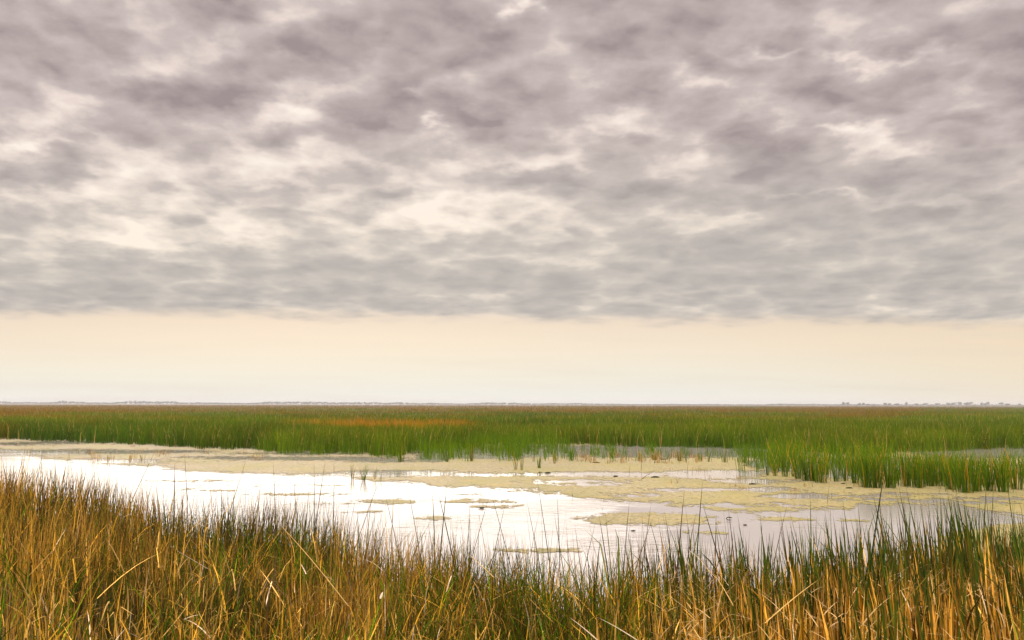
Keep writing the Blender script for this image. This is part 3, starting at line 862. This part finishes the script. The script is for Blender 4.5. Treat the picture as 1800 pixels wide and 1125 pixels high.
lump(1166, 808, .16, 'dark matted patch under the green mid-pond tufts', .2)
def snag(px, py, tx, ty, label, wd_=.014, c=MAROON, knob=False):
    A = ground(px, py); B = at(tx, ty, A[1])
    v_ = B - A; L = float(np.linalg.norm(v_)); dv = v_ / L
    e = plant('broken_stem', [blades(np.zeros((1, 3)), L, wd_, math.atan2(dv[1], dv[0]), math.acos(dv[2]), .1, DARK, c, segs=5, tube=4)], M_BARK)
    e.location = (A[0], A[1], -.01)
    if knob:
        plant('stub', [blades(np.zeros((2, 3)), L * .35, wd_ * 1.6, np.array([.4, 3.4]), 1.2, .2, DARK, MAROON, segs=3, tube=4)], M_BARK, e)
    tag(e, label, 'broken stem', 'broken stems sticking out of the pond')
snag(1125, 843, 1157, 821, 'long broken stem slanting right out of the algae in mid pond', .02, knob=True)
snag(1060, 922, 1085, 905, 'bent broken stem with a knob over the long algae patch', .012, knob=True)
snag(1018, 867, 1031, 860, 'short faint stem slanting right on the algae edge')
snag(1007, 874, 1005, 862, 'short upright stub at the algae edge above centre', .012, DARK)
snag(1127, 828, 1128, 806, 'upright thin stem left of the brown stubble end', .014)
snag(1106, 838, 1107, 812, 'thin reddish stem behind the slanting broken stem', .01)
snag(1208, 836, 1209, 806, 'thin reddish stem at the left end of the white slit', .01)
snag(1308, 831, 1309, 802, 'thin dark stem at the right end of the white slit', .012)
snag(1454, 887, 1457, 848, 'slim stem standing alone on the algae before the right-hand stand', .009)
snag(1462, 877, 1462, 862, 'short stub right of the slim lone stem', .011)
snag(1059, 896, 1058, 890, 'tiny upright stub in white water at centre', .008, DARK)
snag(830, 876, 830, 864, 'upright dark stub in a small algae streak', .008, DARK)
snag(843, 886, 843, 878, 'lower upright stub below another in the algae streaks', .008, DARK)
snag(882, 886, 882, 876, 'lone thin stub in white water right of the algae streaks', .008, DARK)
snag(92, 785, 107, 776, 'pale broken reed leaning right at the foot of the far bed', .03, STRAW)
def curl(px, py, r, label):
    A = ground(px, py); n_, k = 14, 4
    vs = []
    for i in range(n_ + 1):
        a = i / n_ * 5.0 + .4
        c = np.array([math.cos(a) * r * 1.2, math.sin(a) * r * .5, r * .55 + math.sin(a) * r * .5])
        w_ = .012 * (1 - .5 * i / n_)
        for j in range(k):
            b = 2 * math.pi * j / k
            rad = np.array([math.cos(a), 0, math.sin(a)])
            vs.append(c + rad * math.cos(b) * w_ + np.array([0, 1, 0]) * math.sin(b) * w_)
    q = [(i * k + j, i * k + (j + 1) % k, (i + 1) * k + (j + 1) % k, (i + 1) * k + j) for i in range(n_) for j in range(k)]
    o = mesh('curled_leaf', np.array(vs), q, [], np.tile(DARK, (len(vs), 1)), M_BARK)
    o.location = (A[0], A[1], .0)
    tag(o, label, 'dead leaf')
curl(1282, 914, .05, 'dark curled leaf forming a small ring on the algae edge at right')

# ------------------------------------------------------------------ trees on the horizon
def leaf_cloud(cx, cy, cz, rx, ry, rz, n, s, lob=None):
    """leaf clumps: small tilted quads spread through lumpy ellipsoids"""
    k = lob or 5
    th = U(0, 6.28, k); lx, ly, lz = np.cos(th) * rx * .45, np.sin(th) * ry * .45, U(-.35, .45, k) * rz
    j = rng.integers(0, k, n)
    q = rng.normal(0, 1, (n, 3)); q /= np.linalg.norm(q, axis=1)[:, None]; q *= (rng.random(n) ** .4)[:, None]
    C_ = np.stack([cx + lx[j] + q[:, 0] * rx * .55, cy + ly[j] + q[:, 1] * ry * .55, cz + lz[j] + q[:, 2] * rz * .6], 1)
    a, b = rng.normal(0, 1, (n, 3)), rng.normal(0, 1, (n, 3))
    a /= np.linalg.norm(a, axis=1)[:, None]; b -= a * (a * b).sum(1)[:, None]; b /= np.linalg.norm(b, axis=1)[:, None]
    sz = (U(.6, 1.3, n) * s)[:, None]
    V_ = np.stack([C_ - a * sz - b * sz, C_ + a * sz - b * sz, C_ + a * sz * .7 + b * sz, C_ - a * sz * .8 + b * sz], 1).reshape(-1, 3)
    Q_ = np.arange(4 * n).reshape(-1, 4)
    c = mixc((.035, .065, .03), (.07, .10, .045), rng.random(n))
    return V_, np.repeat(c, 4, 0), Q_, np.zeros((0, 3), int)
TREES = [(1444,4.0,5,'lone low tree at the left end of the right-hand horizon trees'),
 (1457,6.2,6,'rounded tree, left one of the close pair near the left end'),
 (1466,6.2,6,'rounded tree, right one of the close pair near the left end'),
 (1479,5.2,4,'narrow tree after the close pair of rounded trees'),
 (1488,4.8,5,'small tree between the narrow tree and the pale gap'),
 (1499,3.0,6,'low bush left of the pale building-like specks'),
 (1511,3.0,6,'low bush among the pale specks on the horizon'),
 (1518,5.2,5,'upright tree just right of the pale specks'),
 (1527,4.6,6,'broad low tree following the upright one'),
 (1540,4.0,7,'flat wide tree before the tall pointed pair'),
 (1553,4.2,6,'dark tree left of the tall pointed tree'),
 (1560,6.4,4,'tall pointed tree midway along the horizon trees'),
 (1572,4.2,7,'low wide tree right of the tall pointed tree'),
 (1588,4.6,8,'spreading tree before the highest wood'),
 (1604,4.2,8,'low spreading tree at the left foot of the highest wood'),
 (1618,5.4,8,'middle-sized tree on the left slope of the highest wood'),
 (1634,7.4,10,'largest crown, left summit of the highest wood'),
 (1646,6.6,8,'big tree between the two summits of the highest wood'),
 (1658,7.0,9,'big crown, right summit of the highest wood'),
 (1668,5.6,6,'tree on the right slope of the highest wood'),
 (1677,6.0,4,'narrow tree close to the right slope of the highest wood'),
 (1683,5.0,5,'small tree in the dip after the highest wood'),
 (1694,6.8,5,'tall rounded tree standing apart after the dip'),
 (1707,6.2,8,'broad tree right of the tall rounded one'),
 (1722,4.2,8,'low wide tree starting the thin right-hand row'),
 (1740,4.4,8,'second low wide tree of the thin right-hand row'),
 (1759,5.0,6,'rounder tree in the thin right-hand row'),
 (1776,4.8,7,'spreading tree near the end of the thin right-hand row'),
 (1796,5.2,7,'last tree, cut by the right side of the view')]
TD = 2300.0
for (px, hp, wp, lab) in TREES:
    base = at(px, 0, TD); hor = HC
    hgt = hp * TD / FPX + .6; rad = wp * TD / FPX * .62
    e = bpy.data.objects.new('tree', None); col.objects.link(e); e.location = (base[0], TD + random.uniform(-40, 40), .2)
    tag(e, 'hazy grey-blue ' + lab, 'tree', 'hazy trees on the right-hand horizon')
    plant('crown', [leaf_cloud(0, 0, hgt * .58, rad, rad, hgt * .42, 260, .55)], M_REED, e)
    plant('trunk', [blades(np.zeros((1, 3)), hgt * .7, .9, 0., .02, .05, (.06, .045, .03), (.05, .04, .03), segs=4, tube=6),
                    blades(np.tile([0, 0, hgt * .3], (4, 1)), hgt * .4, .4, np.array([.3, 1.9, 3.4, 5.0]), .6, .2, (.06, .045, .03), (.05, .04, .03), segs=3, tube=4)], M_BARK, e)
# the rest of the far shore reads as one wood
parts = []
for px in np.arange(-900, 2700, 3.0):
    q = float(np.clip(fbm(np.array([px * .016]), np.array([2.0]), 4) * 2.6 - .85, 0, 1))
    hp = 1.7 + 2.6 * q + random.random() * .5
    hp *= float(np.interp(px, [-900, 0, 400, 900, 1400, 2700], [1.35, 1.35, 1.2, .9, .9, 1.2]))
    if 1436 < px < 1805: hp = 2.0 + random.random() * .8
    dd = 3000 + random.uniform(-60, 60)
    x = (px + random.uniform(-2, 2) - 900) / FPX * dd
    h = hp * dd / FPX
    parts.append(leaf_cloud(x, dd, h * .5, 9, 7, h * .5, 70, 1.1, 3))
tag(plant('far_woodland', parts, M_REED), 'thin hazy blue-grey line of woods along the far shore', 'woods', kind='stuff')

# ------------------------------------------------------------------ the air
m, t = mat('haze'); use(t)
pv = N('ShaderNodeVolumePrincipled')
pv.inputs['Color'].default_value = (.95, .98, .98, 1)
pv.inputs['Density'].default_value = .00022
pv.inputs['Anisotropy'].default_value = .25
out(None, pv.outputs[0])
hx, y0, y1, z0, z1 = 5200, -310, 4300, -1.6, 16
vs = np.array([(x, y, z) for z in (z0, z1) for y in (y0, y1) for x in (-hx, hx)])
tag(mesh('haze', vs, [(0, 2, 3, 1), (4, 5, 7, 6), (0, 1, 5, 4), (2, 6, 7, 3), (0, 4, 6, 2), (1, 3, 7, 5)], [], None, m), kind='stuff')
